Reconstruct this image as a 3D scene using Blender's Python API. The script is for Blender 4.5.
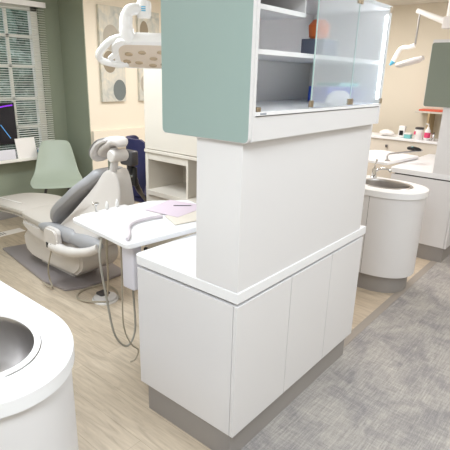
import bpy, bmesh, math, random
from mathutils import Vector, Matrix
for o in list(bpy.data.objects): bpy.data.objects.remove(o)
random.seed(4)
SC = bpy.context.scene
COL = SC.collection
PI = math.pi
# ------------------------------------------------------------------ camera
cam = bpy.data.cameras.new('camera'); co = bpy.data.objects.new('camera', cam); COL.objects.link(co)
cam.sensor_width = 36; cam.lens = 36 * 466.45 / 450; cam.clip_start = .05
yaw, pit, rol = map(math.radians, (-50.687, -17.91, 1.608))
fw = Vector((-math.sin(yaw)*math.cos(pit), math.cos(yaw)*math.cos(pit), math.sin(pit)))
rt = Vector((math.cos(yaw), math.sin(yaw), 0)); up = rt.cross(fw)
r2 = rt*math.cos(rol) + up*math.sin(rol); u2 = -rt*math.sin(rol) + up*math.cos(rol)
m = Matrix((r2, u2, -fw)).transposed().to_4x4(); m.translation = (-1.402, -1.069, 1.772)
co.matrix_world = m
SC.camera = co
# ------------------------------------------------------------------ world, lights, exposure
w = bpy.data.worlds.new('sky'); SC.world = w; w.use_nodes = True
bg = w.node_tree.nodes['Background']; bg.inputs[0].default_value = (.80, .88, 1, 1); bg.inputs[1].default_value = 1.5
SC.view_settings.view_transform = 'Standard'; SC.view_settings.look = 'None'
SC.view_settings.gamma = 1; SC.view_settings.use_curve_mapping = False
SC.view_settings.exposure = 0.03
def area(name, loc, sx, sy, power, col=(1, .95, .88), rot=(0, 0, 0)):
    l = bpy.data.lights.new(name, 'AREA'); l.shape = 'RECTANGLE'; l.size = sx; l.size_y = sy
    l.energy = power; l.color = col
    o = bpy.data.objects.new(name, l); o.location = loc; o.rotation_euler = rot; COL.objects.link(o); return o
# fluorescent panels of the ceiling; the last aisle one is added
WARM = (1, .96, .93); COOL = (.865, .94, 1)
area('ceiling_panel_aisle', (-1.6, -.7, 2.72), 1.2, .6, 58, COOL)
area('ceiling_panel_aisle', (.9, -1.3, 2.72), 1.2, .6, 28, COOL)
area('ceiling_panel_aisle', (3.3, -.9, 2.72), 1.2, .6, 26, WARM)
area('ceiling_panel_bay', (.0, 2.0, 2.72), 1.2, .6, 56, COOL)
area('ceiling_panel_bay', (-2.2, 2.2, 2.72), 1.2, .6, 30, COOL)
area('ceiling_panel_bay', (2.6, 2.6, 2.72), 1.2, .6, 30, WARM)
area('ceiling_panel_bay', (3.7, 1.5, 2.72), 1.2, .6, 38, WARM)
area('ceiling_panel_aisle', (.6, -2.5, 2.72), 1.2, .6, 20, COOL)  # added unseen panel, sends light into the open cupboard
# ------------------------------------------------------------------ materials
def lin(c): return tuple(((x/255)/12.92 if x/255 <= .04045 else ((x/255+.055)/1.055)**2.4) for x in c) + (1,)
def mat(name, rgb, rough=.5, metal=0, spec=.5, noise=0, nscale=20, bump=0, trans=0, alpha=1, coat=0):
    m = bpy.data.materials.new(name); m.use_nodes = True; nt = m.node_tree; b = nt.nodes['Principled BSDF']
    c = lin(rgb)
    b.inputs['Base Color'].default_value = c; b.inputs['Roughness'].default_value = rough
    b.inputs['Metallic'].default_value = metal; b.inputs['Specular IOR Level'].default_value = spec
    b.inputs['Transmission Weight'].default_value = trans; b.inputs['Coat Weight'].default_value = coat
    tc = nt.nodes.new('ShaderNodeTexCoord'); n = nt.nodes.new('ShaderNodeTexNoise')
    n.inputs['Scale'].default_value = nscale; n.inputs['Detail'].default_value = 3
    nt.links.new(tc.outputs['Object'], n.inputs['Vector'])
    mx = nt.nodes.new('ShaderNodeMix'); mx.data_type = 'RGBA'; mx.blend_type = 'MULTIPLY'
    mx.inputs[6].default_value = c; mx.inputs[0].default_value = 1
    rp = nt.nodes.new('ShaderNodeMapRange'); rp.inputs[3].default_value = 1-max(noise, .015); rp.inputs[4].default_value = 1
    nt.links.new(n.outputs['Fac'], rp.inputs[0]); nt.links.new(rp.outputs[0], mx.inputs[7])
    nt.links.new(mx.outputs[2], b.inputs['Base Color'])
    if bump:
        bp = nt.nodes.new('ShaderNodeBump'); bp.inputs['Strength'].default_value = bump; bp.inputs['Distance'].default_value = .002
        nt.links.new(n.outputs['Fac'], bp.inputs['Height']); nt.links.new(bp.outputs[0], b.inputs['Normal'])
    return m
M = {}
M['white'] = mat('white_laminate', (228, 226, 227), .38, nscale=3)
M['top'] = mat('white_solid_surface', (242, 242, 244), .3, nscale=4)
M['gap'] = mat('shadow_gap_grey', (84, 80, 76), .7)
M['kick'] = mat('grey_toe_kick', (156, 151, 148), .45, noise=.04)
M['teal'] = mat('sage_laminate_light_tone', (152, 172, 168), .4, noise=.03, nscale=2)  # same laminate as the far panel, bluish light put into its colour
M['sage_lam_shade'] = mat('sage_laminate_shade_tone', (128, 136, 124), .4, noise=.03, nscale=2)  # same laminate as the near panel, shade put into its colour
M['sage'] = mat('sage_wall_paint', (146, 154, 136), .8, noise=.04, nscale=60, bump=.1)
M['cream'] = mat('cream_wall_paint', (238, 229, 212), .8, noise=.03, nscale=60, bump=.1)
M['ceil'] = mat('ceiling_tile', (236, 232, 222), .9, noise=.05, nscale=120)
M['warm'] = mat('almond_laminate', (224, 216, 204), .45, nscale=3)
M['steel'] = mat('brushed_steel', (184, 181, 180), .34, metal=1, noise=.05, nscale=40)
M['chrome'] = mat('chrome', (215, 215, 215), .12, metal=1)
M['brass'] = mat('satin_nickel_clip', (176, 160, 138), .35, metal=.8)
M['shell'] = mat('warm_white_plastic', (214, 208, 203), .35)
M['shell2'] = mat('light_grey_plastic', (214, 210, 208), .35)
M['cush'] = mat('grey_vinyl', (160, 159, 161), .42, noise=.05, nscale=30, bump=.1)
M['taupe'] = mat('taupe_vinyl', (192, 185, 176), .42, noise=.05, nscale=30, bump=.1)
M['baseplate'] = mat('mauve_grey_base', (150, 142, 142), .45)
M['dark'] = mat('dark_grey_plastic', (70, 68, 70), .4)
M['black'] = mat('black_plastic', (22, 22, 24), .35)
M['navy'] = mat('navy_vinyl', (38, 40, 84), .5, noise=.06, bump=.1)
M['mint'] = mat('mint_shell_plastic', (170, 181, 166), .42, noise=.02)
M['frame'] = mat('white_window_vinyl', (238, 236, 228), .4)
M['slat'] = mat('blind_slat', (222, 222, 212), .5)
M['wood'] = mat('pale_wood', (205, 180, 140), .5, noise=.1)
M['paper'] = mat('lavender_paper', (212, 196, 208), .7)
M['paperw'] = mat('white_paper', (240, 236, 232), .7)
M['hose'] = mat('greige_hose', (168, 158, 140), .5)
M['hose2'] = mat('grey_hose', (168, 164, 154), .5)
M['grip'] = mat('lilac_grey_tube', (216, 208, 214), .35)
M['tan'] = mat('lamp_lens_tan', (214, 198, 180), .3)
M['lens'] = mat('lamp_reflector_brown', (176, 156, 128), .25, metal=.4)
M['blue'] = mat('blue_plastic', (52, 84, 190), .4)
M['sky'] = mat('light_blue_plastic', (95, 180, 215), .4)
M['aqua'] = mat('aqua_box', (120, 190, 190), .5)
M['orange'] = mat('orange_plastic', (235, 120, 60), .4)
M['slate'] = mat('slate_box', (112, 120, 140), .6)
M['pink'] = mat('pink_label', (228, 72, 120), .5)
M['red'] = mat('coral_folder', (226, 104, 78), .6)
M['bag'] = mat('pale_bag', (228, 226, 234), .6)
M['white_gloss'] = mat('white_gloss_plastic', (240, 238, 236), .25)
M['grout'] = mat('pale_seam', (205, 200, 196), .6)

def glassmat(name, rgb, rough, ior=1.12, mixw=.0):
    m = bpy.data.materials.new(name); m.use_nodes = True; b = m.node_tree.nodes['Principled BSDF']
    b.inputs['Base Color'].default_value = lin(rgb); b.inputs['Roughness'].default_value = rough
    b.inputs['Transmission Weight'].default_value = 1-mixw; b.inputs['IOR'].default_value = ior
    return m
M['frost'] = glassmat('frosted_glass', (246, 250, 252), .27, 1.07, .20)
M['glass'] = glassmat('clear_glass', (255, 255, 255), .0, 1.01)
M['glassedge'] = mat('glass_edge_green', (200, 222, 218), .2)

def nodes(name):
    m = bpy.data.materials.new(name); m.use_nodes = True; nt = m.node_tree
    return m, nt, nt.nodes['Principled BSDF']
def ramp(nt, fac, stops):
    r = nt.nodes.new('ShaderNodeValToRGB'); e = r.color_ramp.elements
    while len(e) < len(stops): e.new(.5)
    for k, (p, c) in enumerate(stops): e[k].position = p; e[k].color = lin(c)
    nt.links.new(fac, r.inputs[0]); return r.outputs[0]
def mapping(nt, scale, rot=(0, 0, 0), src='Object'):
    tc = nt.nodes.new('ShaderNodeTexCoord'); mp = nt.nodes.new('ShaderNodeMapping')
    mp.inputs['Scale'].default_value = scale; mp.inputs['Rotation'].default_value = rot
    nt.links.new(tc.outputs[src], mp.inputs[0]); return mp.outputs[0]
def noise(nt, vec, scale, detail=4, dist=0, rough=.5):
    n = nt.nodes.new('ShaderNodeTexNoise'); n.inputs['Scale'].default_value = scale
    n.inputs['Detail'].default_value = detail; n.inputs['Distortion'].default_value = dist
    n.inputs['Roughness'].default_value = rough
    nt.links.new(vec, n.inputs['Vector']); return n.outputs['Fac']
def mixc(nt, fac, a, b, mode='MIX'):
    x = nt.nodes.new('ShaderNodeMix'); x.data_type = 'RGBA'; x.blend_type = mode
    for s, v in ((0, fac), (6, a), (7, b)):
        if hasattr(v, 'links'): nt.links.new(v, x.inputs[s])
        else: x.inputs[s].default_value = v
    return x.outputs[2]
# vinyl planks running along Y
m, nt, b = nodes('oak_vinyl_planks')
br = nt.nodes.new('ShaderNodeTexBrick'); br.offset = .37; br.inputs['Scale'].default_value = 1
br.inputs['Brick Width'].default_value = 1.2; br.inputs['Row Height'].default_value = .18; br.inputs['Mortar Size'].default_value = .0012
br.inputs['Color1'].default_value = lin((220, 208, 192)); br.inputs['Color2'].default_value = lin((206, 193, 176)); br.inputs['Mortar'].default_value = lin((176, 163, 147))
nt.links.new(mapping(nt, (1, 1, 1), (0, 0, PI/2)), br.inputs['Vector'])
g = noise(nt, mapping(nt, (9, 1.3, 1)), 2.2, 6, 1.2, .6)
g2 = noise(nt, mapping(nt, (40, 2.5, 1)), 2, 4, .4)
c1 = mixc(nt, .75, br.outputs['Color'], ramp(nt, g, [(.3, (190, 180, 168)), (.5, (228, 219, 206)), (.72, (244, 238, 228))]), 'MULTIPLY')
c2 = mixc(nt, .35, c1, ramp(nt, g2, [(.3, (178, 164, 146)), (.7, (255, 250, 240))]), 'MULTIPLY')
gm = nt.nodes.new('ShaderNodeGamma'); gm.inputs[1].default_value = .86; nt.links.new(c2, gm.inputs[0])
nt.links.new(gm.outputs[0], b.inputs['Base Color']); b.inputs['Roughness'].default_value = .42
M['vinyl'] = m
# carpet planks
m, nt, b = nodes('grey_carpet_planks')
a1 = noise(nt, mapping(nt, (1, 16, 1)), 7, 6, .4, .7); a2 = noise(nt, mapping(nt, (13, 1, 1)), 6, 5, .4, .7)
a3 = noise(nt, mapping(nt, (1.1, 1, 1)), 4.2, 6, .8, .65); a4 = noise(nt, mapping(nt, (1, 1, 1)), 300, 2)
sel = nt.nodes.new('ShaderNodeTexBrick'); sel.offset = .37; sel.inputs['Scale'].default_value = 1
sel.inputs['Brick Width'].default_value = .31; sel.inputs['Row Height'].default_value = .17; sel.inputs['Mortar Size'].default_value = .0
sel.inputs['Color1'].default_value = lin((158, 154, 154)); sel.inputs['Color2'].default_value = lin((190, 184, 178))
nw = nt.nodes.new('ShaderNodeTexNoise'); nw.inputs['Scale'].default_value = 9
wv = mapping(nt, (1, 1, 1)); nt.links.new(wv, nw.inputs['Vector'])
av = nt.nodes.new('ShaderNodeVectorMath'); av.operation = 'MULTIPLY_ADD'; av.inputs[1].default_value = (.16, .10, 0)
nt.links.new(nw.outputs['Color'], av.inputs[0]); nt.links.new(wv, av.inputs[2]); nt.links.new(av.outputs[0], sel.inputs['Vector'])
q1 = ramp(nt, a1, [(.32, (120, 116, 118)), (.5, (166, 162, 160)), (.66, (214, 209, 202))])
q2 = ramp(nt, a2, [(.32, (126, 122, 122)), (.5, (166, 162, 160)), (.66, (208, 202, 196))])
cc = mixc(nt, .38, q1, q2)
cc = mixc(nt, .30, cc, sel.outputs['Color'])
cc = mixc(nt, .7, cc, ramp(nt, a3, [(.36, (192, 190, 195)), (.6, (252, 249, 243))]), 'MULTIPLY')
cc = mixc(nt, .5, cc, ramp(nt, a4, [(.3, (176, 176, 176)), (.7, (255, 255, 255))]), 'MULTIPLY')
gm = nt.nodes.new('ShaderNodeGamma'); gm.inputs[1].default_value = .88; nt.links.new(cc, gm.inputs[0])
nt.links.new(gm.outputs[0], b.inputs['Base Color']); b.inputs['Roughness'].default_value = .95
bp_ = nt.nodes.new('ShaderNodeBump'); bp_.inputs['Strength'].default_value = .4; bp_.inputs['Distance'].default_value = .003
nt.links.new(a4, bp_.inputs['Height']); nt.links.new(bp_.outputs[0], b.inputs['Normal'])
M['carpet'] = m
M['strip'] = mat('taupe_transition_strip', (158, 149, 140), .5, noise=.05)
# foliage outside
m, nt, b = nodes('hedge_leaves')
h = noise(nt, mapping(nt, (1, 1, 1)), 9, 6, .4, .7)
nt.links.new(ramp(nt, h, [(.35, (52, 70, 56)), (.55, (110, 130, 112)), (.7, (190, 200, 190))]), b.inputs['Base Color']); b.inputs['Roughness'].default_value = .8
M['hedge'] = m
M['lawn'] = mat('lawn', (96, 112, 80), .9, noise=.3)
# canvas
m, nt, b = nodes('painted_canvas')
h = noise(nt, mapping(nt, (1, 1, 1)), 7, 5, .8, .6); h2 = noise(nt, mapping(nt, (8, 1, 1.4)), 5, 4, .4)
c = mixc(nt, .5, ramp(nt, h, [(.3, (176, 182, 178)), (.5, (208, 206, 196)), (.7, (232, 222, 200))]), ramp(nt, h2, [(.3, (186, 190, 188)), (.6, (226, 224, 216))]), 'MULTIPLY')
gm = nt.nodes.new('ShaderNodeGamma'); gm.inputs[1].default_value = .8; nt.links.new(c, gm.inputs[0])
nt.links.new(gm.outputs[0], b.inputs['Base Color']); b.inputs['Roughness'].default_value = .7
M['canvas'] = m
M['oval_taupe'] = mat('taupe_paint', (150, 138, 118), .7, noise=.12)
M['oval_grey'] = mat('pale_taupe_paint', (178, 172, 160), .7, noise=.12)
M['oval_slate'] = mat('slate_paint', (116, 124, 124), .7, noise=.12)
# ------------------------------------------------------------------ mesh helpers
class B:
    def __init__(s): s.bm = bmesh.new()
    def add(s, verts, faces):
        vs = [s.bm.verts.new(v) for v in verts]
        for f in faces:
            try: s.bm.faces.new([vs[i] for i in f])
            except ValueError: pass
        return s
    def box(s, x0, x1, y0, y1, z0, z1, bev=0):
        t = bmesh.new(); bmesh.ops.create_cube(t, size=1)
        for v in t.verts: v.co = Vector(((x0+x1)/2+v.co.x*(x1-x0), (y0+y1)/2+v.co.y*(y1-y0), (z0+z1)/2+v.co.z*(z1-z0)))
        if bev: bmesh.ops.bevel(t, geom=t.edges[:], offset=bev, segments=3, affect='EDGES', profile=.5)
        return s.merge(t)
    def merge(s, t, mtx=None):
        if mtx is not None: bmesh.ops.transform(t, matrix=mtx, verts=t.verts)
        t.verts.index_update(); vs = [v.co.copy() for v in t.verts]; fs = [[v.index for v in f.verts] for f in t.faces]
        t.free(); return s.add(vs, fs)
    def rings(s, rings, cap=True, close=False):
        n = len(rings[0]); vs = [p for r in rings for p in r]; fs = []
        m_ = len(rings)
        for i in range(m_ if close else m_-1):
            j = (i+1) % m_
            for k in range(n): fs.append((i*n+k, i*n+(k+1) % n, j*n+(k+1) % n, j*n+k))
        if cap and not close: fs.append(tuple(range(n))[::-1]); fs.append(tuple((m_-1)*n+k for k in range(n)))
        return s.add(vs, fs)
    def tube(s, pts, r, n=10, smooth=0, cap=True):
        pts = [Vector(p) for p in pts]
        if smooth: pts = spline(pts, smooth)
        rs = r if isinstance(r, (list, tuple)) else [r]*len(pts)
        if len(rs) != len(pts): rs = [rs[min(int(i*len(rs)/len(pts)), len(rs)-1)] for i in range(len(pts))]
        out = []; nrm = None
        for i, p in enumerate(pts):
            d = (pts[min(i+1, len(pts)-1)]-pts[max(i-1, 0)]).normalized()
            if nrm is None: nrm = d.orthogonal().normalized()
            nrm = (nrm-d*nrm.dot(d)).normalized(); bn = d.cross(nrm)
            out.append([p+(nrm*math.cos(2*PI*k/n)+bn*math.sin(2*PI*k/n))*rs[i] for k in range(n)])
        return s.rings(out, cap)
    def lathe(s, prof, c=(0, 0, 0), n=28, sx=1, sy=1, mtx=None, cap=True):
        rr = [[Vector((r*sx*math.cos(2*PI*k/n), r*sy*math.sin(2*PI*k/n), z)) for k in range(n)] for r, z in prof]
        if mtx is not None: rr = [[mtx @ p for p in r] for r in rr]
        rr = [[p+Vector(c) for p in r] for r in rr]
        return s.rings(rr, cap)
    def prism(s, poly, axis, a, b, bev=0):
        # poly: list of 2D points, extruded along axis ('x': (y,z); 'y': (x,z); 'z': (x,y))
        def P(p, t): return {'x': (t, p[0], p[1]), 'y': (p[0], t, p[1]), 'z': (p[0], p[1], t)}[axis]
        t = bmesh.new(); n = len(poly)
        v0 = [t.verts.new(P(p, a)) for p in poly]; v1 = [t.verts.new(P(p, b)) for p in poly]
        t.faces.new(v0[::-1]); t.faces.new(v1)
        for k in range(n): t.faces.new((v0[k], v0[(k+1) % n], v1[(k+1) % n], v1[k]))
        bmesh.ops.recalc_face_normals(t, faces=t.faces[:])
        if bev:
            bmesh.ops.bevel(t, geom=[e for e in t.edges if len(set(v.co[{'x': 0, 'y': 1, 'z': 2}[axis]] for v in e.verts)) == 1], offset=bev, segments=3, affect='EDGES')
        return s.merge(t)
    def loft(s, path, width, thick, xc=0, n=24, e=3.2, axis='x'):
        # padded slab: path of (y,z), widths across x, thickness across the path normal
        P = [Vector((0, p[0], p[1])) for p in path]; out = []
        for i, p in enumerate(P):
            d = (P[min(i+1, len(P)-1)]-P[max(i-1, 0)]).normalized(); nn = Vector((0, -d.z, d.y))
            w_ = width[i]; t_ = thick[i]; ring = []
            for k in range(n):
                a = 2*PI*k/n; c, q = math.cos(a), math.sin(a)
                u = math.copysign(abs(c)**(2/e), c)*w_/2; v = math.copysign(abs(q)**(2/e), q)*t_/2
                ring.append(Vector((xc+u, 0, 0))+p+nn*v)
            out.append(ring)
        return s.rings(out)
def spline(pts, n):
    out = []; P = [pts[0]]+list(pts)+[pts[-1]]
    for i in range(1, len(P)-2):
        for k in range(n):
            t = k/n; a, b, c, d = P[i-1], P[i], P[i+1], P[i+2]
            out.append(.5*((2*b)+(c-a)*t+(2*a-5*b+4*c-d)*t*t+(3*b-a-3*c+d)*t**3))
    out.append(pts[-1]); return out
def sp2(pts, n):
    return [(v.x, v.y) for v in spline([Vector((p[0], p[1], 0)) for p in pts], n)]
def rrect(x0, x1, y0, y1, r, n=6, corners=(1, 1, 1, 1)):
    out = []
    for (cx, cy, a0, on) in ((x1-r, y1-r, 0, corners[0]), (x0+r, y1-r, 90, corners[1]), (x0+r, y0+r, 180, corners[2]), (x1-r, y0+r, 270, corners[3])):
        if on:
            for k in range(n+1):
                a = math.radians(a0+90*k/n); out.append((cx+r*math.cos(a), cy+r*math.sin(a)))
        else:
            out.append({0: (x1, y1), 90: (x0, y1), 180: (x0, y0), 270: (x1, y0)}[a0])
    return out
def build(name, b, m, parent=None, smooth=False, subd=0, bevel=0, origin=None):
    bm = b.bm; bmesh.ops.recalc_face_normals(bm, faces=bm.faces[:])
    me = bpy.data.meshes.new(name)
    off = Vector(origin) if origin else Vector((0, 0, 0))
    pr = parent
    if parent is not None:
        off = Vector((0, 0, 0))
        while pr is not None: off += pr.location; pr = pr.parent
    bmesh.ops.translate(bm, verts=bm.verts, vec=-off)
    bm.to_mesh(me); bm.free()
    me.materials.append(M[m] if isinstance(m, str) else m)
    o = bpy.data.objects.new(name, me); COL.objects.link(o)
    if parent is not None: o.parent = parent
    else: o.location = off
    if smooth:
        for p in me.polygons: p.use_smooth = True
        me.set_sharp_from_angle(angle=math.radians(38))
    if bevel:
        md = o.modifiers.new('bevel', 'BEVEL'); md.width = bevel; md.segments = 2; md.limit_method = 'ANGLE'
    if subd:
        md = o.modifiers.new('sub', 'SUBSURF'); md.levels = subd; md.render_levels = subd
    return o
def tag(o, label, cat, group=None):
    o['label'] = label; o['category'] = cat
    if group: o['group'] = group
    return o
def thing(name, label, cat, loc, group=None):
    o = bpy.data.objects.new(name, None); COL.objects.link(o); o.location = loc; o.empty_display_size = .1
    return tag(o, label, cat, group)
def struct(o): o['kind'] = 'structure'; return o
def box(x0, x1, y0, y1, z0, z1, bev=0): return B().box(x0, x1, y0, y1, z0, z1, bev)

# ------------------------------------------------------------------ room shell
XL, XR, YF, YB, YC, XC, H = -3.6, 5.6, -3.2, 4.5, 4.0, 2.07, 2.75
struct(build('floor_vinyl', box(XL, XR, YF, YB, -.06, 0), 'vinyl'))
struct(build('floor_carpet', box(XL, XR, YF, .055, 0, .004), 'carpet'))
struct(build('trim_1', box(XL, XR, .055, .115, 0, .006), 'strip'))
struct(build('ceiling', box(XL, XR, YF, YB+.1, H, H+.08), 'ceil'))
wx0, wx1, wz0, wz1 = .55, 1.80, .735, 2.47
ww = B(); ww.box(XL, wx0, YB, YB+.14, 0, H); ww.box(wx1, XC+.1, YB, YB+.14, 0, H)
ww.box(wx0, wx1, YB, YB+.14, 0, wz0); ww.box(wx0, wx1, YB, YB+.14, wz1, H)
struct(build('wall_window', ww, 'sage'))
struct(build('wall_return', box(XC, XC+.012, YC-.0, YB, 0, H), 'sage'))
struct(build('wall_back', box(XC+.012, XR+.1, YC, YC+.14, 0, H), 'cream'))
struct(build('wall_right', box(XR, XR+.1, YF, YC, 0, H), 'cream'))
struct(build('wall_left', box(XL-.1, XL, YF, YB, 0, H), 'cream'))
struct(build('wall_front', box(XL, XR, YF-.1, YF, 0, H), 'cream'))
struct(build('trim_2', box(XC+.02, XR, YC-.05, YC, .80, 1.05, .004), 'cream'))      # boxed chair rail on the cream wall
struct(build('baseboard_back', box(XC+.012, XR, YC-.015, YC, 0, .1, .003), 'kick'))
struct(build('baseboard_window', box(XL, XC, YB-.015, YB, 0, .1, .003), 'kick'))
# window
wf = B()
wf.box(wx1-.085, wx1, YB+.03, YB+.10, wz0, wz1); wf.box(wx0, wx0+.06, YB+.03, YB+.10, wz0, wz1)
wf.box(wx0, wx1, YB+.03, YB+.10, wz1-.05, wz1); wf.box(wx0, wx1, YB+.03, YB+.10, wz0, wz0+.05)
for z in (1.09, 1.43, 1.80, 2.13): wf.box(wx0, wx1, YB+.05, YB+.08, z-.016, z+.016)
for x in (1.42, 1.04): wf.box(x-.016, x+.016, YB+.05, YB+.08, wz0, wz1)
struct(build('window_1', wf, 'frame'))
struct(build('window_pane', box(wx0+.02, wx1-.02, YB+.085, YB+.089, wz0+.02, wz1-.02), 'glass'))
struct(build('window_sill', box(wx0-.08, XC-.25, 4.31, YB+.06, .715, .75, .006), 'frame'))
# outside
struct(build('ground_outside', box(-6, 12, YB+.2, 16, -.5, -.3), 'lawn'))
hb = B()
for k, (x, y, r, h) in enumerate(((1.6, 7.4, 1.5, 3.6), (3.2, 8.2, 1.7, 4.0), (4.8, 7.6, 1.5, 3.6), (2.4, 9.4, 1.6, 4.6), (5.8, 9.2, 1.8, 4.8), (0.2, 8.6, 1.6, 3.8), (7.4, 8.4, 1.8, 4.2))):
    t = bmesh.new(); bmesh.ops.create_icosphere(t, subdivisions=4, radius=1)
    for v in t.verts:
        d = 1+.16*math.sin(v.co.x*9+k)*math.sin(v.co.y*8+2*k)+.1*math.sin(v.co.z*15+v.co.x*7)+random.uniform(-.05, .05)
        v.co = Vector((x+v.co.x*d*r, y+v.co.y*d*r*.7, -.4+(v.co.z*d+1)*h/2))
    hb.merge(t)
hd = tag(build('garden_hedge', hb, 'hedge', origin=(3, 8, -.4)), 'grey green garden foliage seen outside through the window blind', 'hedge')
hd['kind'] = 'stuff'
# venetian blind
bl = thing('venetian_blind', 'white venetian blind with open slats over the garden window', 'blind', (1.2, 4.46, 2.5))
build('headrail', box(.5, 1.86, 4.425, 4.49, 2.455, 2.515, .004), 'white_gloss', bl)
s_ = B(); z = 2.43
while z > .80:
    s_.add([(.56, 4.44, z-.003), (1.845, 4.44, z-.003), (1.845, 4.459, z+.003), (.56, 4.459, z+.003),
            (.56, 4.44, z-.0042), (1.845, 4.44, z-.0042), (1.845, 4.459, z+.0018), (.56, 4.459, z+.0018)],
           [(0, 1, 2, 3), (7, 6, 5, 4), (0, 4, 5, 1), (1, 5, 6, 2), (2, 6, 7, 3), (3, 7, 4, 0)])
    z -= .026
build('slats', s_, 'slat', bl)
build('bottom_rail', box(.56, 1.845, 4.44, 4.465, .775, .79), 'white_gloss', bl)
c_ = B()
for x in (.75, 1.2, 1.66): c_.tube([(x, 4.437, 2.46), (x, 4.437, .78)], .0015, 5)
build('ladder_cord', c_, 'slat', bl)

# ------------------------------------------------------------------ tower modules
def module(dx, L):
    W, T = .666, .243
    root = thing('base_cabinet', L['base'], 'cabinet', (dx+.6, .3, 0))
    build('carcass', box(dx+.012, dx+1.257, .02, W-.032, .16, .836, .001), 'white', root)
    build('shadow_gap', box(dx+.022, dx+1.25, .03, W-.05, .836, .85), 'gap', root)
    build('toe_kick', B().box(dx+.012, dx+1.215, .024, W-.07, 0, .16), 'kick', root)
    build('end_panel', box(dx+.0, dx+.013, .022, W-.022, .16, .836, .001), 'white', root)
    for x0, x1 in ((.0, .433), (.437, .855), (.859, 1.257)):
        build('door', box(dx+x0, dx+x1, .0, .0195, .16, .836, .0015), 'white', root)
    tag(build('worktop', B().prism(rrect(dx, dx+1.285, 0, W, .03, 5, (1, 1, 0, 0)), 'z', .85, .9, .002), 'top', origin=(dx+.6, .3, .85)), L['top'], 'worktop')
    tag(build('partition_panel', B().box(dx+.003, dx+1.21, .006, T, .9, 1.534, .002), 'white', origin=(dx+.6, .12, .9)), L['panel'], 'partition')
    # upper cabinet
    y0, y1, z0, z1, xr = -.036, .425, 1.534, 2.129, 1.18
    u = thing('upper_cabinet', L['upper'], 'cabinet', (dx+.6, .2, z0))
    t_ = .018
    c = B(); c.box(dx, dx+t_, y0, y1, z0, z1); c.box(dx+xr-t_, dx+xr, y0, y1, z0, z1)
    c.box(dx+t_, dx+xr-t_, y0+.004, y1, z0, z0+.09); c.box(dx+t_, dx+xr-t_, y0, y1, z1-.02, z1)
    c.box(dx+t_, dx+xr-t_, y1-.012, y1, z0+.09, z1-.02); c.box(dx+.395, dx+.405, y0+.05, y1-.012, 2.018, z1-.02)
    build('carcass', c, 'white', u)
    build('bottom_ledge', box(dx+t_, dx+xr-t_, y0-.003, y1-.012, z0+.094, z0+.108, .001), 'top', u)
    build('shelf', box(dx+t_, dx+xr-t_, y0+.03, y1-.013, 1.845, 1.863, .001), 'top', u)
    build('shelf', box(dx+t_, dx+.405, y0+.05, y1-.013, 2.0, 2.018, .001), 'top', u)
    e = B().prism(rrect(y0-.0, y1, z0-.006, z1-.025, .022, 6), 'x', dx-.018, dx-.0005, .0015)
    ep = build('end_panel', e, 'white', u)
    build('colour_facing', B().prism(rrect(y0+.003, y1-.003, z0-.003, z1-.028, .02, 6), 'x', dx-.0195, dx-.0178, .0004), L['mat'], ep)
    if L['full']:
        build('added_strip', box(dx+xr-t_-.006, dx+xr-t_-.0005, -.03, -.015, 1.65, 2.10), 'white_gloss', u)  # strip added for the bright inner edge, not a known fitting
        area('cupboard_added_light', (dx+xr-t_-.008, -.022, 1.875), .42, .012, 1.3, (.95, .97, 1), (0, PI/2, 0))  # added light that brightens the cupboard interior
        for x0, x1 in ((.405, .772), (.777, 1.158)):
            d = build('glass_door', box(dx+x0, dx+x1, y0-.009, y0-.004, z0+.112, z1-.004, .001), 'frost', u)
            build('glass_edge', box(dx+x0-.0015, dx+x0+.0005, y0-.0095, y0-.0035, z0+.112, z1-.004), 'glassedge', d)
        for x, zz in ((.405, z0+.13), (.765, z0+.13), (.79, z0+.13), (1.15, z0+.125), (.765, z1-.02), (.79, z1-.02), (1.145, z1-.02)):
            build('hinge_clip', box(dx+x-.012 if x < .78 else dx+x-.006, dx+x+.012, y0-.013, y0-.0005, zz-.016, zz+.012, .002), 'brass', u)
        build('latch', box(dx+.028, dx+.052, y0+.0, y0+.02, z0+.108, z0+.125, .002), 'brass', u)
        lt = B()
        for k in range(5): lt.box(dx+.045+k*.008, dx+.050+k*.008, y0-.0035, y0-.0025, z0+.097, z0+.104)
        build('maker_mark', lt, 'slate', u)
    return u
module(0, dict(base='white three-door base cabinet of the near divider unit with grey toe kick',
               top='white worktop on the near base cabinet, its square corner facing the aisle',
               panel='tall white partition panel rising from the near worktop to the overhead cabinet',
               upper='overhead cabinet with large end panel tinted pale teal for bluish light and two frosted glass doors',
               mat='teal', full=True))
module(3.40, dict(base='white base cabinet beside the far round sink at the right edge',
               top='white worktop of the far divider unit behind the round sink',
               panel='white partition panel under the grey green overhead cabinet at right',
               upper='overhead cabinet with grey green end panel coloured darker for shade at the right edge',
               mat='sage_lam_shade', full=False))
# contents of the glass cupboard
tag(build('plastic_tub', B().lathe([(.035, 0), (.045, .01), (.05, .06), (.03, .085), (.01, .09)], (.745, .14, 1.945)), 'orange', smooth=True), 'orange rounded tub on the top of a slate box behind frosted glass', 'tub')
tag(build('storage_box', box(.69, .84, .08, .2, 1.8635, 1.944, .004), 'slate'), 'slate grey box on the upper shelf behind frosted glass', 'box')
tag(build('blue_case', box(.86, 1.14, .12, .24, 1.6425, 1.725, .006), 'blue'), 'long blue case lying on the cupboard bottom behind frosted glass', 'case')
pb = B()
pb.loft([(.02, 1.643), (.02, 1.66), (.02, 1.69), (.02, 1.71)], [.2, .24, .2, .12], [.05, .06, .05, .02], .78, 20, 2.4)
tag(build('supply_bag', pb, 'bag', smooth=True), 'pale blue plastic bag beside the blue case behind frosted glass', 'bag')
tag(build('flat_box', box(.9, 1.12, .08, .22, 1.7255, 1.745, .003), 'aqua'), 'thin aqua box lying on the blue case behind frosted glass', 'box')

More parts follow.
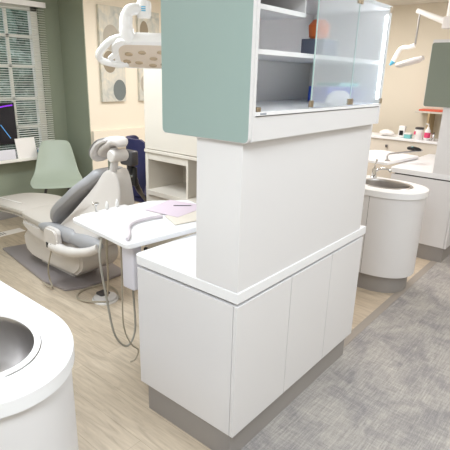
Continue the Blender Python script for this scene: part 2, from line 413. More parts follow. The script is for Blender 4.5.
# ------------------------------------------------------------------ sink pods
def podshape(cx, hw, yc, dep, yb, n=2.05, k=28):
    out = [(cx+hw, yb)]
    for i in range(k+1):
        t = PI*i/k; c, s = math.cos(t), math.sin(t)
        out.append((cx+math.copysign(abs(c)**(2/n), c)*hw, yc-abs(s)**(2/n)*dep))
    out.append((cx-hw, yb)); return out
def pod(cx, yb, L, hw=.285, yc=.39, dep=.36, n=2.05, sc=(.0, .405)):
    r = thing('sink_cabinet', L['cab'], 'cabinet', (cx, .5, 0))
    o1 = podshape(cx, hw-.014, yc, dep-.014, yb, n); o2 = podshape(cx, hw-.034, yc, dep-.034, yb-.02, n)
    def rz(pp, z): return [Vector((p[0], p[1], z)) for p in pp]
    build('cabinet_body', B().rings([rz(o1, .16), rz(o1, .849), rz(o2, .849), rz(o2, .165), rz(o2, .16)], cap=False).prism(o1, 'z', .158, .16), 'white', r, smooth=True)
    build('toe_kick', B().prism(podshape(cx, hw-.05, yc, dep-.06, yb-.02, n), 'z', 0, .16), 'kick', r, smooth=True)
    sm = B(); sm.box(cx-hw+.0125, cx-hw+.0145, yc-.001, yc+.001, .16, .852)
    build('panel_seam', sm, 'gap', r)
    sx, sy = cx+sc[0], sc[1]; ra, rb = .185, .24
    # top with an oval hole
    N = 96; outer = []
    pts = podshape(cx, hw, yc, dep, yb, n, 60)
    segs = []
    for i in range(N):
        a = 2*PI*i/N; d = Vector((math.cos(a), math.sin(a)))
        best = None
        for j in range(len(pts)):
            p, q = Vector(pts[j]), Vector(pts[(j+1) % len(pts)]); e = q-p; o_ = Vector((sx, sy))
            den = d.x*e.y-d.y*e.x
            if abs(den) < 1e-9: continue
            t = ((p-o_).x*e.y-(p-o_).y*e.x)/den; s = ((p-o_).x*d.y-(p-o_).y*d.x)/den
            if t > 0 and -1e-6 <= s <= 1+1e-6 and (best is None or t < best): best = t
        outer.append((sx+d.x*best, sy+d.y*best))
    inner = [(sx+ra*math.cos(2*PI*i/N), sy+rb*math.sin(2*PI*i/N)) for i in range(N)]
    def ring(pp, z, sh=0):
        return [Vector((x+(sx-x)*sh, y+(sy-y)*sh, z)) for x, y in pp]
    tb = B(); tb.rings([ring(inner, .85), ring(outer, .85), ring(outer, .897), ring(outer, .9, .008), ring(inner, .9), ring(inner, .85)], cap=False)
    tag(build('sink_worktop', tb, 'top', smooth=True, origin=(cx, .5, .85)), L['top'], 'worktop')
    s = thing('sink_basin', L['sink'], 'sink', (sx, sy, .9))
    def el(f, z): return [Vector((sx+ra*f*math.cos(2*PI*i/48), sy+rb*f*math.sin(2*PI*i/48), z)) for i in range(48)]
    build('bowl', B().rings([el(1.0, .901), el(.985, .904), el(.885, .9035), el(.87, .899), el(.86, .885), el(.84, .84), el(.80, .79), el(.72, .745), el(.60, .715), el(.42, .697), el(.12, .69), el(.12, .682), el(.45, .689), el(.66, .709), el(.80, .745), el(.88, .81), el(.93, .88), el(.97, .9)], cap=False, close=False), 'steel', s, smooth=True)
    build('drain', B().lathe([(.0, .691), (.028, .691), (.03, .695), (.022, .696), (.018, .6925), (.0, .6925)], (sx, sy, 0), 20), 'dark', s)
    return sx, sy
pod(-.878, 1.7, dict(cab='white round-fronted sink cabinet cut off by the lower left corner',
    top='white rounded sink worktop in the lower left foreground', sink='large oval steel basin set in the foreground worktop'), yc=.42, dep=.37, n=2.0)
pod(2.53, 1.75, dict(cab='white round-fronted sink cabinet standing right of the tall divider unit',
    top='white rounded worktop around the far oval sink', sink='small looking oval steel basin in the far round worktop'), sc=(.03, .39), yc=.39, dep=.37, n=2.25)

def faucet(x, y, z, label):
    f = thing('sink_faucet', label, 'faucet', (x, y, z))
    build('base_ring', B().lathe([(.0, 0), (.03, 0), (.03, .008), (.024, .012), (0, .012)], (x, y, z), 20), 'chrome', f, smooth=True)
    build('body', B().lathe([(.0, .01), (.021, .01), (.020, .075), (.017, .085), (0, .088)], (x, y, z), 20), 'chrome', f, smooth=True)
    build('spout', B().tube([(x, y, z+.05), (x+.01, y-.05, z+.085), (x+.02, y-.12, z+.09), (x+.025, y-.145, z+.065)], .011, 10, 6), 'chrome', f, smooth=True)
    build('lever', B().tube([(x, y, z+.085), (x+.03, y+.01, z+.11), (x+.085, y+.02, z+.15)], [.009, .007, .006, .010], 8, 5), 'chrome', f, smooth=True)
faucet(2.755, .575, .9, 'chrome lever faucet behind the far oval sink')

# ------------------------------------------------------------------ cabinet divider between the bays
def divider():
    r = thing('tall_divider_cabinet', 'almond divider cabinet with open cubbies behind the dental chair headrest', 'cabinet', (1.45, 1.35, 0))
    x0, x1, y0, y1 = 1.24, 1.68, .67, 2.0
    build('upper_case', box(x0, x1, y0, y1, 1.155, 1.815, .003), 'warm', r)
    build('light_rail', box(x0-.012, x1, y0, y1, 1.125, 1.15, .002), 'warm', r)
    build('back_panel', box(x1-.02, x1, y0, y1, .16, 1.125), 'warm', r)
    build('side_panel', box(x0, x1-.02, y1-.035, y1, .0, 1.125, .001), 'warm', r)
    build('side_panel', box(x0, x1-.02, y0, y0+.02, .0, 1.125, .001), 'warm', r)
    build('upright', box(x0, x1-.02, 1.49, 1.512, .8, 1.125, .001), 'warm', r)
    build('valance', box(x0+.002, x0+.02, 1.512, y1-.035, 1.065, 1.125, .001), 'warm', r)
    build('counter', box(x0-.02, x1-.02, y0+.02, y1-.035, .76, .8, .002), 'warm', r)
    for a, b_ in ((y0+.02, 1.1), (1.104, 1.53), (1.534, y1-.035)):
        build('door', box(x0-.0, x0+.018, a, b_, .1, .755, .0015), 'warm', r)
    build('toe_kick', box(x0+.05, x0+.07, y0+.02, y1-.035, 0, .1), 'kick', r)
    h = build('cup_handle', B().tube([(x0+.05, 1.36, .835), (x0-.005, 1.35, .84), (x0-.01, 1.30, .845), (x0+.05, 1.29, .85)], .008, 8, 4), 'dark', r, smooth=True)
divider()

# ------------------------------------------------------------------ dental chair
def dental_chair(X=.80):
    r = thing('dental_chair', 'reclined dental chair with grey and taupe padding before the window', 'dental chair', (X, 2.4, 0))
    # floor plate and pedestal
    build('floor_plate', B().prism([(X-.30, 2.20), (X-.14, 2.12), (X+.28, 2.12), (X+.34, 2.5), (X+.22, 3.4), (X-.2, 3.5), (X-.33, 2.5)], 'z', 0, .025, .006), 'baseplate', r)
    build('pump_cover', B().prism(sp2([(2.14, .16), (2.10, .22), (2.13, .33), (2.4, .36), (2.95, .36), (3.02, .20), (2.9, .10), (2.5, .10), (2.2, .11)], 2), 'x', X-.20, X+.20, .02), 'shell', r, smooth=True)
    build('lift_arm', B().prism([(2.35, .02), (2.9, .02), (2.75, .2), (2.4, .2)], 'x', X-.12, X+.12, .01), 'shell2', r)
    build('seat_shell', B().prism(sp2([(2.02, .40), (2.10, .34), (2.5, .33), (2.8, .37), (2.92, .46), (2.7, .47), (2.3, .46), (2.05, .47)], 3), 'x', X-.26, X+.26, .02), 'shell', r, smooth=True)
    # seat, legrest, backrest padding
    build('seat_cushion', B().loft(sp2([(2.0, .50), (2.25, .50), (2.5, .49), (2.75, .50), (2.92, .52)], 4), [.52]*16+[.50], [.02, .07]+[.10]*13+[.09, .07], X), 'taupe', r, smooth=True)
    for sx in (-1, 1):
        build('seat_bolster', B().loft([(2.05, .50), (2.1, .50), (2.25, .50), (2.4, .495), (2.52, .49), (2.60, .485)], [.04, .09, .11, .11, .08, .03], [.06, .12, .13, .12, .08, .03], X+sx*.255, 20, 2.2), 'cush', r, smooth=True)
    lp = sp2([(2.88, .525), (3.1, .535), (3.3, .52), (3.55, .49), (3.72, .46)], 4)
    build('legrest', B().loft(lp, [.46]+[.5, .52, .54]+[.56]*6+[.55, .54, .52, .50, .48, .42, .30], [.06]+[.08]*14+[.07, .03], X), 'taupe', r, smooth=True)
    lp2 = [(y, z-.06) for y, z in lp]
    build('legrest_shell', B().loft(lp2, [.40]+[.44]*15+[.2], [.05]*17, X), 'shell2', r, smooth=True)
    tp = B().tube([(X-.17, 3.05, .578), (X-.16, 3.5, .548)], .004, 6)
    build('legrest_piping', tp, 'paperw', r)
    # backrest: padded front over a wide plastic shell
    bp_ = sp2([(2.41, .52), (2.35, .66), (2.17, .80), (2.05, .90), (1.97, .97), (1.90, 1.04)], 4)
    wd = [.40, .48, .52, .54, .55, .55, .55, .54, .53, .52, .51, .49, .47, .44, .42, .39, .36, .33, .31, .28, .2]
    th = [.05]+[.11]*18+[.08, .03]
    build('backrest_cushion', B().loft(bp_, wd, th, X), 'cush', r, smooth=True)
    prof = sp2([(2.353, .478), (2.25, .58), (2.135, .673), (2.05, .77), (1.985, .85), (1.93, .93), (1.89, .99), (1.855, 1.04), (1.81, 1.065), (1.755, 1.05), (1.715, .97), (1.70, .85), (1.715, .70), (1.79, .56), (1.95, .47), (2.2, .44)], 2)
    t = B(); rr = []
    N = len(prof); cy = sum(p[0] for p in prof)/N; cz = sum(p[1] for p in prof)/N
    def tap(y, z): q = min(1, max(0, (z-.55)/.5)); k = min(1, max(0, (y-1.69)/.32)); return (1-.48*q*q*(3-2*q))*(.36+.64*k**.6)
    for x_, f in ((-.265, .90), (-.262, .96), (-.245, 1.0), (-.20, .995), (-.1, .97), (0, .96), (.1, .97), (.20, .995), (.245, 1.0), (.262, .96), (.265, .90)):
        x_ *= .72 if x_ > 0 else 1; rr.append([Vector((X+x_*tap(cy+(p[0]-cy)*f, cz+(p[1]-cz)*f), cy+(p[0]-cy)*f, cz+(p[1]-cz)*f)) for p in prof])
    t.rings(rr)
    build('backrest_shell', t, 'shell', r, smooth=True, subd=1)
    # neck and headrest
    build('headrest_post', B().box(X-.085, X-.035, 1.78, 1.82, 1.0, 1.15, .006), 'chrome', r)
    hp = sp2([(1.95, 1.11), (1.94, 1.17), (1.89, 1.235), (1.82, 1.28), (1.74, 1.30)], 4)
    hr = build('headrest', B().loft(hp, [.07, .12, .15, .17, .18]+[.19]*7+[.18, .17, .16, .13, .08], [.02]+[.045]*15+[.02], X-.06), 'shell2', r, smooth=True)
    build('headrest_pad_trim', B().loft([(y+.012, z+.012) for y, z in hp], [.08, .13, .16, .18, .19]+[.2]*7+[.19, .18, .17, .14, .09], [.01]*17, X-.06), 'cush', hr, smooth=True)
    hp2 = sp2([(1.905, 1.16), (1.855, 1.21), (1.79, 1.25), (1.71, 1.29), (1.665, 1.255)], 4)
    build('headrest_shell', B().loft(hp2, [.07, .10, .12, .13]+[.14]*10+[.12, .1, .07], [.03]+[.04]*10+[.06, .06, .055, .05, .04, .03], X-.06), 'shell', hr, smooth=True)
    rotx = Matrix.Rotation(PI/2, 4, 'Y')
    build('tilt_knob', B().lathe([(0, -.07), (.038, -.07), (.046, -.06), (.046, .06), (.038, .07), (0, .07)], (X-.06, 1.725, 1.18), 24, mtx=rotx), 'shell', hr, smooth=True)
    build('tilt_link', B().tube([(X-.06, 1.79, 1.06), (X-.06, 1.765, 1.15), (X-.06, 1.77, 1.23)], .030, 12, 4), 'shell2', hr, smooth=True)
    # armrest on the aisle side
    am = build('armrest', B().prism(rrect(2.17, 2.36, .36, .56, .05, 6), 'x', X-.36, X-.30, .015), 'shell', r, smooth=True)
    build('arm_beam', B().tube([(X-.33, 2.28, .40), (X-.335, 2.15, .40), (X-.33, 1.98, .42), (X-.31, 1.82, .46), (X-.27, 1.74, .50)], [.045, .04, .036, .034], 12, 5), 'shell', am, smooth=True)
    for y in (2.31, 2.25): build('switch', box(X-.366, X-.358, y-.018, y+.012, .385, .43, .003), 'black', am)
    build('thigh_bolster', B().loft([(1.74, .51), (1.8, .50), (1.95, .49), (2.1, .485), (2.16, .49)], [.04, .09, .12, .1, .03], [.04, .1, .12, .1, .03], X-.24, 20, 2.2), 'cush', r, smooth=True)
    ar2 = build('armrest', B().prism(rrect(2.17, 2.36, .36, .56, .05, 6), 'x', X+.30, X+.36, .015), 'shell', r, smooth=True)
    build('foot_cable', B().tube([(X-.33, 2.3, .37), (X-.36, 2.33, .2), (X-.34, 2.36, .08), (X-.36, 2.3, .03), (X-.36, 2.45, .03)], .006, 6, 6), 'hose', r)
    return r
dental_chair()

# ------------------------------------------------------------------ bracket table with hoses
def roundpoly(poly, rad, k=6):
    out = []; n = len(poly)
    for i in range(n):
        a, p, c = Vector(poly[i-1]), Vector(poly[i]), Vector(poly[(i+1) % n])
        u = (a-p).normalized()*rad; v = (c-p).normalized()*rad
        for q in range(k+1):
            t = q/k; out.append(tuple((p+u)*(1-t)**2+p*2*t*(1-t)+(p+v)*t*t))
    return out
TZ = .935
def bracket_table(dx, L, full):
    t = thing('delivery_table', L, 'table', (dx+.35, 1.0, 0))
    tp = B().prism(roundpoly([(dx-.003, .713), (dx+.062, 1.315), (dx+.66, 1.285), (dx+.86, 1.12), (dx+.74, .62)], .035), 'z', TZ-.027, TZ, .004)
    build('tabletop', tp, 'top', t, smooth=True)
    build('support_arm', box(dx+.62, dx+.68, .70, 1.0, .84, TZ-.0275, .006), 'white', t)
    build('floor_post', B().tube([(dx+.65, .73, 0), (dx+.65, .73, .84)], .025, 12), 'white', t, smooth=True)
    if full:
        build('handpiece_housing', box(dx+.085, dx+.15, .78, .88, .62, TZ-.0275, .012), 'bag', t, smooth=True)
        build('grab_handle', B().tube([(dx+.035, .76, TZ+.011), (dx+.08, .80, TZ+.012), (dx+.17, .91, TZ+.013), (dx+.25, .955, TZ+.013), (dx+.36, .955, TZ+.013), (dx+.44, .93, TZ+.012)], .010, 10, 8), 'grip', t, smooth=True)
        build('holder_bar', box(dx+.15, dx+.50, 1.325, 1.365, .90, .925, .004), 'shell2', t)
    return t
tb = bracket_table(0, 'white swing-out delivery table top behind the near worktop', True)
bracket_table(3.42, 'white delivery table beyond the far oval sink', False)
for x, y, k, lb in ((.26, 1.345, 0, 'small silver cup-tipped syringe at the delivery table edge nearest the headrest'), (.345, 1.345, 1, 'white-tipped handpiece, middle of three behind the delivery table'), (.425, 1.345, 2, 'white-tipped handpiece at the right behind the delivery table')):
    h = thing('dental_handpiece', lb, 'dental tool', (x, y, .82))
    build('grip', B().tube([(x, y, .82), (x, y, .93)], .008, 10), 'shell2', h, smooth=True)
    if k == 0: build('cup_tip', B().lathe([(.004, .93), (.006, .96), (.02, .975), (.021, .982), (.012, .978), (0, .976)], (x, y, 0), 16), 'chrome', h, smooth=True)
    else: build('tip', B().lathe([(.011, .93), (.012, .95), (.006, .975), (0, .98)], (x, y, 0), 14), 'white_gloss', h, smooth=True)
def hose(pts, r, m_, label):
    tag(build('supply_hose', B().tube(pts, r, 8, 10), m_, smooth=True, origin=pts[0]), label, 'hose')
hose([(.05, 1.0, .90), (-.006, .95, .79), (.025, .95, .535), (.067, .95, .29), (.151, .95, .176), (.217, .95, .258), (.213, .95, .531), (.189, .95, .90)], .0065, 'hose2', 'grey green hose in a deep loop under the delivery table edge')
hose([(.075, .99, .90), (.22, 1.20, .68), (.40, 1.45, .42), (.58, 1.72, .13), (.62, 1.78, .06)], .007, 'hose', 'olive beige hose running down from the delivery table to the foot control')
hose([(.126, .93, .90), (.112, .92, .60), (.095, .90, .36), (.12, .87, .24), (.165, .86, .18), (.14, .86, .13), (.11, .87, .12)], .0045, 'hose', 'thin beige tube hanging inside the hose loop with a loose curled end')
hose([(.60, 1.74, .03), (.50, 1.90, .014), (.50, 2.03, .012), (.62, 2.1, .012), (.78, 2.06, .012), (.80, 1.93, .012), (.74, 1.80, .012), (.70, 1.73, .02)], .007, 'hose', 'beige cable coiled on the vinyl floor around the foot control')
fc = thing('foot_control', 'round silver foot control with dark pedal on the vinyl floor', 'foot pedal', (.64, 1.84, 0))
build('housing', B().lathe([(0, 0), (.095, 0), (.098, .012), (.09, .03), (.05, .04), (0, .042)], (.64, 1.84, 0), 32), 'shell2', fc, smooth=True)
build('pedal', B().prism(rrect(.60, .69, 1.83, 1.92, .02), 'z', .036, .052, .004), 'dark', fc)
build('rim', B().lathe([(.088, .0), (.104, .0), (.104, .012), (.098, .016)], (.64, 1.84, 0), 32, cap=False), 'white_gloss', fc, smooth=True)
# papers, tray and pen
tr = B().prism([(.39, .77), (.70, .70), (.72, .96), (.47, .94)], 'z', TZ+.002, TZ+.0058, .001)
tag(build('instrument_tray', tr, 'warm', origin=(.5, .9, .9355)), 'cream flat tray under the lavender paper on the delivery table', 'tray')
def sheet(c, w_, h_, a, z, name, m_, lab):
    ca, sa = math.cos(a), math.sin(a); poly = [(c[0]+x*ca-y*sa, c[1]+x*sa+y*ca) for x, y in ((-w_/2, -h_/2), (w_/2, -h_/2), (w_/2, h_/2), (-w_/2, h_/2))]
    return tag(build(name, B().prism(poly, 'z', z, z+.0012), m_, origin=(c[0], c[1], z)), lab, 'paper')
tag(build('paper_sheet', B().prism([(.47, 1.13), (.75, 1.19), (.82, .90), (.50, .86)], 'z', TZ+.0062, TZ+.0074), 'paper', origin=(.64, 1.02, TZ+.0062)), 'lavender paper sheet lying uppermost on the delivery table', 'paper')
sheet((.62, 1.08), .30, .20, -.1, TZ+.0006, 'paper_sheet', 'paperw', 'white sheet sticking out beneath the lavender paper')
pn = thing('ballpoint_pen', 'dark slim pen lying on the lavender paper', 'pen', (.7, 1.02, .94))
build('barrel', B().tube([(.66, 1.06, TZ+.009), (.74, .98, TZ+.009)], .0035, 8), 'dark', pn)
build('tip', B().tube([(.74, .98, TZ+.009), (.748, .972, TZ+.009)], [.0035, .001], 8), 'chrome', pn)
# ------------------------------------------------------------------ operating light over the chair
def op_lamp():
    r = thing('dental_lamp', 'white overhead dental operating light with side handle above the chair', 'lamp', (.53, 1.155, 2.75))
    C = Vector((.55, 1.16, 1.862)); U = Vector((.633, -.774, 0)).normalized(); Nn = Vector((-.50, -.60, -.85)).normalized()
    V = Nn.cross(U).normalized(); Nn = U.cross(V) if U.cross(V).dot(Nn) > 0 else -U.cross(V)
    def P(u, v, n_): return C+U*u+V*v+Nn*n_
    if V.z < 0: V = -V
    out = rrect(-.175, .24, -.088, .105, .07, 8)
    def rg(f, n_, g=None): return [P(u*f+.03*(1-f), v*f, n_) for u, v in out]
    out2 = rrect(-.20, .26, -.095, .125, .08, 8)
    def rh(f, n_): return [P(u*f+.03*(1-f), v*f+.02*(1-f), n_) for u, v in out2]
    build('lamp_head', B().rings([rh(.5, -.085), rh(.85, -.07), rh(.97, -.04), rh(1.0, 0), rh(.97, .012), rg(.96, .014)]), 'white_gloss', r, smooth=True)
    build('lens_plate', B().rings([rg(.93, .0125), rg(.92, .016), rg(.5, .020)]), 'tan', r, smooth=True)
    for (u, v) in ((-.1, .03), (-.05, -.035), (-.02, .045), (.04, .0), (.09, .05), (.10, -.045), (.16, .02), (.03, -.055), (-.12, -.03), (.18, -.03)):
        rr = [[P(u+math.cos(2*PI*k/14)*q*.024, v+math.sin(2*PI*k/14)*q*.014, n_) for k in range(14)] for q, n_ in ((1, .016), (1, .0215), (.6, .0225))]
        build('reflector', B().rings(rr), 'lens', r)
    build('side_handle', B().tube([P(-.12, .115, -.03), P(-.20, .09, -.02), P(-.275, .02, -.0), P(-.285, -.03, .0), P(-.25, -.05, .01), P(-.17, -.06, .015), P(-.12, -.05, .01)], .020, 10, 6), 'white_gloss', r, smooth=True)
    build('handle_bar', B().tube([P(-.15, .045, .0), P(-.225, -.03, .0)], .016, 10), 'white_gloss', r, smooth=True)
    J = Vector((.53, 1.155, 2.11))
    build('yoke', B().tube([(.45, 1.19, 1.93), (.435, 1.20, 2.0), (.44, 1.20, 2.07), (.465, 1.185, 2.105), (.53, 1.155, 2.11)], [.042, .037, .032, .032], 14, 6), 'white_gloss', r, smooth=True)
    build('joint', B().lathe([(0, -.045), (.036, -.045), (.042, -.03), (.042, .03), (.036, .045), (0, .045)], J, 22), 'white_gloss', r, smooth=True)
    jb = B()
    rt_ = Vector((-.70, -.71, 0)).normalized(); sd = Vector((.71, -.70, 0)).normalized()
    for k in (-1, 0, 1):
        q = J+rt_*.042+Vector((0, 0, k*.010)); jb.tube([q-sd*.012, q+sd*.012], .003, 6)
    build('badge', jb, 'sky', r)
    build('ceiling_pole', B().tube([J+Vector((0, 0, .03)), Vector((J.x, J.y, 2.75))], .022, 16), 'white_gloss', r, smooth=True)
op_lamp()
# second lamp, folded, in the far bay
def far_lamp():
    r = thing('dental_lamp', 'white folded dental lamp on a jointed arm before the right wall', 'lamp', (4.3, .62, 2.75))
    build('bracket', box(4.25, 4.35, .53, .63, 2.30, 2.42, .01), 'shell2', r)
    build('drop_pole', B().tube([(4.3, .58, 2.4), (4.3, .58, 2.75)], .03, 12), 'white_gloss', r, smooth=True)
    build('spring_arm', B().tube([(4.3, .61, 2.375), (4.3, .93, 2.50)], [.034, .026], 12), 'white_gloss', r, smooth=True)
    build('rod', B().tube([(4.3, .895, 2.47), (4.3, .90, 2.15)], .011, 8), 'steel', r, smooth=True)
    build('elbow', B().tube([(4.3, .90, 2.14), (4.3, .96, 2.12), (4.3, 1.05, 2.11), (4.3, 1.10, 2.03), (4.3, 1.13, 1.96)], .024, 10, 5), 'white_gloss', r, smooth=True)
    build('handle_tip', B().tube([(4.3, 1.12, 1.97), (4.3, 1.16, 1.925)], [.03, .012], 10), 'sky', r, smooth=True)
    build('lamp_head', B().loft([(1.07, 1.915), (1.05, 1.925), (.95, 1.955), (.85, 1.985), (.79, 2.01)], [.14, .2, .22, .2, .1], [.03, .055, .06, .06, .04], 4.3), 'shell2', r, smooth=True)
far_lamp()

# ------------------------------------------------------------------ pictures on the cream wall
def picture(x0, x1, z0, z1, ov, label):
    r = thing('wall_picture', label, 'picture', ((x0+x1)/2, YC, z0))
    build('canvas', box(x0, x1, YC-.04, YC-.001, z0, z1, .002), 'canvas', r)
    for (x, z, a, b_, m_) in ov:
        pts = [(x+a*math.cos(2*PI*k/30), z+b_*math.sin(2*PI*k/30)) for k in range(30)]
        pts = [(min(max(p[0], x0+.002), x1-.002), p[1]) for p in pts]
        build('painted_oval', B().prism(pts, 'y', YC-.0412, YC-.0402), m_, r)
picture(2.26, 2.63, 1.40, 2.52, [(2.43, 2.16, .12, .15, 'oval_grey'), (2.39, 1.88, .10, .13, 'oval_taupe'), (2.53, 1.54, .10, .13, 'oval_slate')], 'narrow abstract canvas with a slate oval near its foot, left of the lamp')
picture(2.86, 3.23, 1.40, 2.52, [(2.96, 2.28, .07, .12, 'oval_taupe'), (2.97, 1.62, .09, .12, 'oval_grey')], 'abstract canvas partly hidden behind the overhead lamp and teal panel')

# ------------------------------------------------------------------ mint shell chair
def shell_chair():
    th = math.radians(-33); lx, ly = math.cos(th), math.sin(th); fx, fy = math.sin(th), -math.cos(th)
    bx, by = 1.70, 4.20
    def W(l, f, z): return Vector((bx+lx*l+fx*f, by+ly*l+fy*f, z))
    c0 = W(0, .30, 0); cx, cy = c0.x, c0.y
    r = thing('shell_chair', 'mint green moulded shell chair beneath the window corner', 'chair', (cx, cy, 0))
    rows = [(.0, .955, .135, .0), (.0, .93, .168, .01), (.035, .85, .195, .03), (.075, .76, .215, .035), (.12, .67, .235, .035), (.17, .58, .26, .03), (.24, .52, .285, .03), (.34, .49, .30, .03), (.44, .49, .295, .02), (.50, .46, .26, .01)]
    R1, R2 = [], []
    for (f, z, hw, dish) in rows:
        a, b2 = [], []
        for k in range(13):
            u = -1+2*k/12
            df = abs(u)**2.2*dish*(1.2 if z > .53 else .1); dz = abs(u)**2.2*dish*(.9 if z <= .53 else .0)
            if f == 0 and z > .95: dz -= .012*abs(u)**3
            a.append(W(u*hw, f+df, z+dz)); b2.append(W(u*hw, f+df-(.008 if z > .5 else 0), z+dz-.008))
        R1.append(a); R2.append(b2)
    t = B(); n = 13; vs = [v for q in R1 for v in q]+[v for q in R2 for v in q]; O = len(rows)*n; fs = []
    for i in range(len(rows)-1):
        for k in range(n-1):
            fs.append((i*n+k, i*n+k+1, (i+1)*n+k+1, (i+1)*n+k)); fs.append((O+i*n+k, O+(i+1)*n+k, O+(i+1)*n+k+1, O+i*n+k+1))
    bd = [k for k in range(n)]+[i*n+n-1 for i in range(1, len(rows))]+[(len(rows)-1)*n+k for k in range(n-2, -1, -1)]+[i*n for i in range(len(rows)-2, 0, -1)]
    for i in range(len(bd)): a, b2 = bd[i], bd[(i+1) % len(bd)]; fs.append((a, b2, O+b2, O+a))
    t.add(vs, fs)
    o = build('shell_seat', t, 'mint', r, smooth=True, subd=1)
    for sx in (-1, 1):
        for sy in (-1, 1):
            build('leg', B().tube([W(sx*.12, .30+sy*.1, .46), W(sx*.23, .30+sy*.21, 0)], [.015, .010], 8), 'dark', r, smooth=True)
    build('leg_frame', B().tube([W(-.17, .14, .25), W(.17, .46, .25)], .005, 6).tube([W(.17, .14, .25), W(-.17, .46, .25)], .005, 6), 'black', r)
    build('seat_mount', B().prism([tuple(W(a, b2, 0))[:2] for a, b2 in ((-.14, .18), (.14, .18), (.14, .42), (-.14, .42))], 'z', .45, .474), 'black', r)
shell_chair()

# ------------------------------------------------------------------ things on the sill
sc_ = thing('computer_monitor', 'black monitor with a purple streak at the left edge on the sill', 'monitor', (1.0, 4.40, .7505))
build('screen', box(.70, 1.325, 4.38, 4.405, .92, 1.395, .004), 'black', sc_)
m, nt, b = nodes('screen_picture'); b.inputs['Base Color'].default_value = (.01, .01, .015, 1); b.inputs['Roughness'].default_value = .15
M['screenface'] = m
m, nt, b = nodes('purple_glow'); b.inputs['Base Color'].default_value = (.1, .01, .3, 1); b.inputs['Emission Color'].default_value = (.35, .05, .9, 1); b.inputs['Emission Strength'].default_value = .8
M['purple'] = m
m, nt, b = nodes('blue_glow'); b.inputs['Base Color'].default_value = (.05, .2, .5, 1); b.inputs['Emission Color'].default_value = (.15, .45, .8, 1); b.inputs['Emission Strength'].default_value = .5
M['blueglow'] = m
build('display', box(.712, 1.313, 4.377, 4.3805, .932, 1.383), 'screenface', sc_)
build('purple_streak', B().tube([(1.10, 4.3765, 1.335), (1.2, 4.3765, 1.355), (1.30, 4.3765, 1.365)], .008, 6, 4), 'purple', sc_)
build('blue_streak', B().tube([(1.14, 4.3765, 1.15), (1.24, 4.3765, .99)], .005, 6), 'blueglow', sc_)
build('stand', B().box(.97, 1.05, 4.405, 4.42, .7505, 1.1, .003).box(.88, 1.14, 4.36, 4.42, .7505, .76, .002), 'dark', sc_)
tag(build('small_card', B().prism([(4.325, .7505), (4.329, .7505), (4.374, .98), (4.370, .98)], 'x', 1.28, 1.525), 'paperw', origin=(1.4, 4.34, .7505)), 'plain off-white card leaning on the window sill', 'card')
tag(build('tissue_pack', box(.98, 1.262, 4.335, 4.348, .7505, .865, .008), 'bag', smooth=True), 'pale blue packet on the sill below the monitor', 'packet')
cp = thing('clear_dish', 'small pale blue dish on the sill beside the leaning card', 'dish', (1.60, 4.36, .7505))
build('bowl', B().lathe([(0, 0), (.03, 0), (.045, .03), (.05, .09), (.045, .09), (.04, .03), (0, .006)], (1.60, 4.36, .7505), 20), 'bag', cp, smooth=True)
build('band', B().lathe([(.0465, .04), (.0508, .06), (.0508, .07), (.046, .07)], (1.60, 4.36, .7505), 20, cap=False), 'sky', cp)
# floor register
fr = thing('floor_vent', 'pale rectangular floor vent between the chair and the window wall', 'vent', (.85, 4.0, 0))
build('frame', B().box(.55, 1.06, 3.90, 4.04, 0, .006, .002), 'paperw', fr)
for k in range(9): build('slot', box(.60+k*.03, .615+k*.03, 3.93, 4.01, .0055, .0068), 'kick', fr)

# ------------------------------------------------------------------ navy stool behind the headrest
def stool():
    cx, cy = 1.78, 2.56
    r = thing('operator_stool', 'navy stool with dark grey arm support behind the headrest', 'stool', (cx, cy, 0))
    build('seat', B().lathe([(0, .50), (.18, .50), (.205, .52), (.205, .56), (.18, .585), (0, .59)], (cx, cy, 0), 28), 'navy', r, smooth=True)
    # curved back pad
    t = B(); rr = []
    for z, f in ((.58, .7), (.60, .85), (.74, 1), (1.0, 1), (1.12, .95), (1.145, .8)):
        ring = []
        for k in range(15): a = math.radians(150+70*(k/14-.5)*2*f); ring.append(Vector((cx+.235*math.cos(a), cy-.0+.235*math.sin(a), z)))
        for k in range(14, -1, -1): a = math.radians(150+70*(k/14-.5)*2*f); ring.append(Vector((cx+.19*math.cos(a), cy+.19*math.sin(a), z)))
        rr.append(ring)
    t.rings(rr); build('backrest', t, 'navy', r, smooth=True)
    build('gas_column', B().tube([(cx, cy, .12), (cx, cy, .5)], .025, 14), 'chrome', r, smooth=True)
    for k in range(5):
        a = 2*PI*k/5; e = (cx+.26*math.cos(a), cy+.26*math.sin(a))
        l = build('base_leg', B().tube([(cx, cy, .11), (e[0], e[1], .075)], [.022, .014], 8), 'chrome', r, smooth=True)
        build('caster', B().lathe([(0, -.012), (.025, -.012), (.025, .012), (0, .012)], (e[0], e[1], .03), 16, mtx=Matrix.Rotation(PI/2, 4, 'X')), 'black', l)
    arm = build('arm_support', B().box(1.28, 1.37, 2.24, 2.41, .95, 1.09, .02), 'dark', r, smooth=True)
    build('arm_bracket', B().tube([(1.33, 2.32, .97), (1.35, 2.30, .85), (1.40, 2.30, .72), (1.62, 2.45, .54)], [.035, .03, .025, .02], 10, 5), 'black', arm, smooth=True)
    build('bracket_plate', box(1.32, 1.35, 2.24, 2.34, .76, .94, .01), 'black', arm)
    build('bracket_screw', B().lathe([(0, 0), (.015, 0), (.012, .012), (0, .012)], (1.32, 2.29, .85), 14, mtx=Matrix.Rotation(-PI/2, 4, 'Y')), 'chrome', arm)
stool()

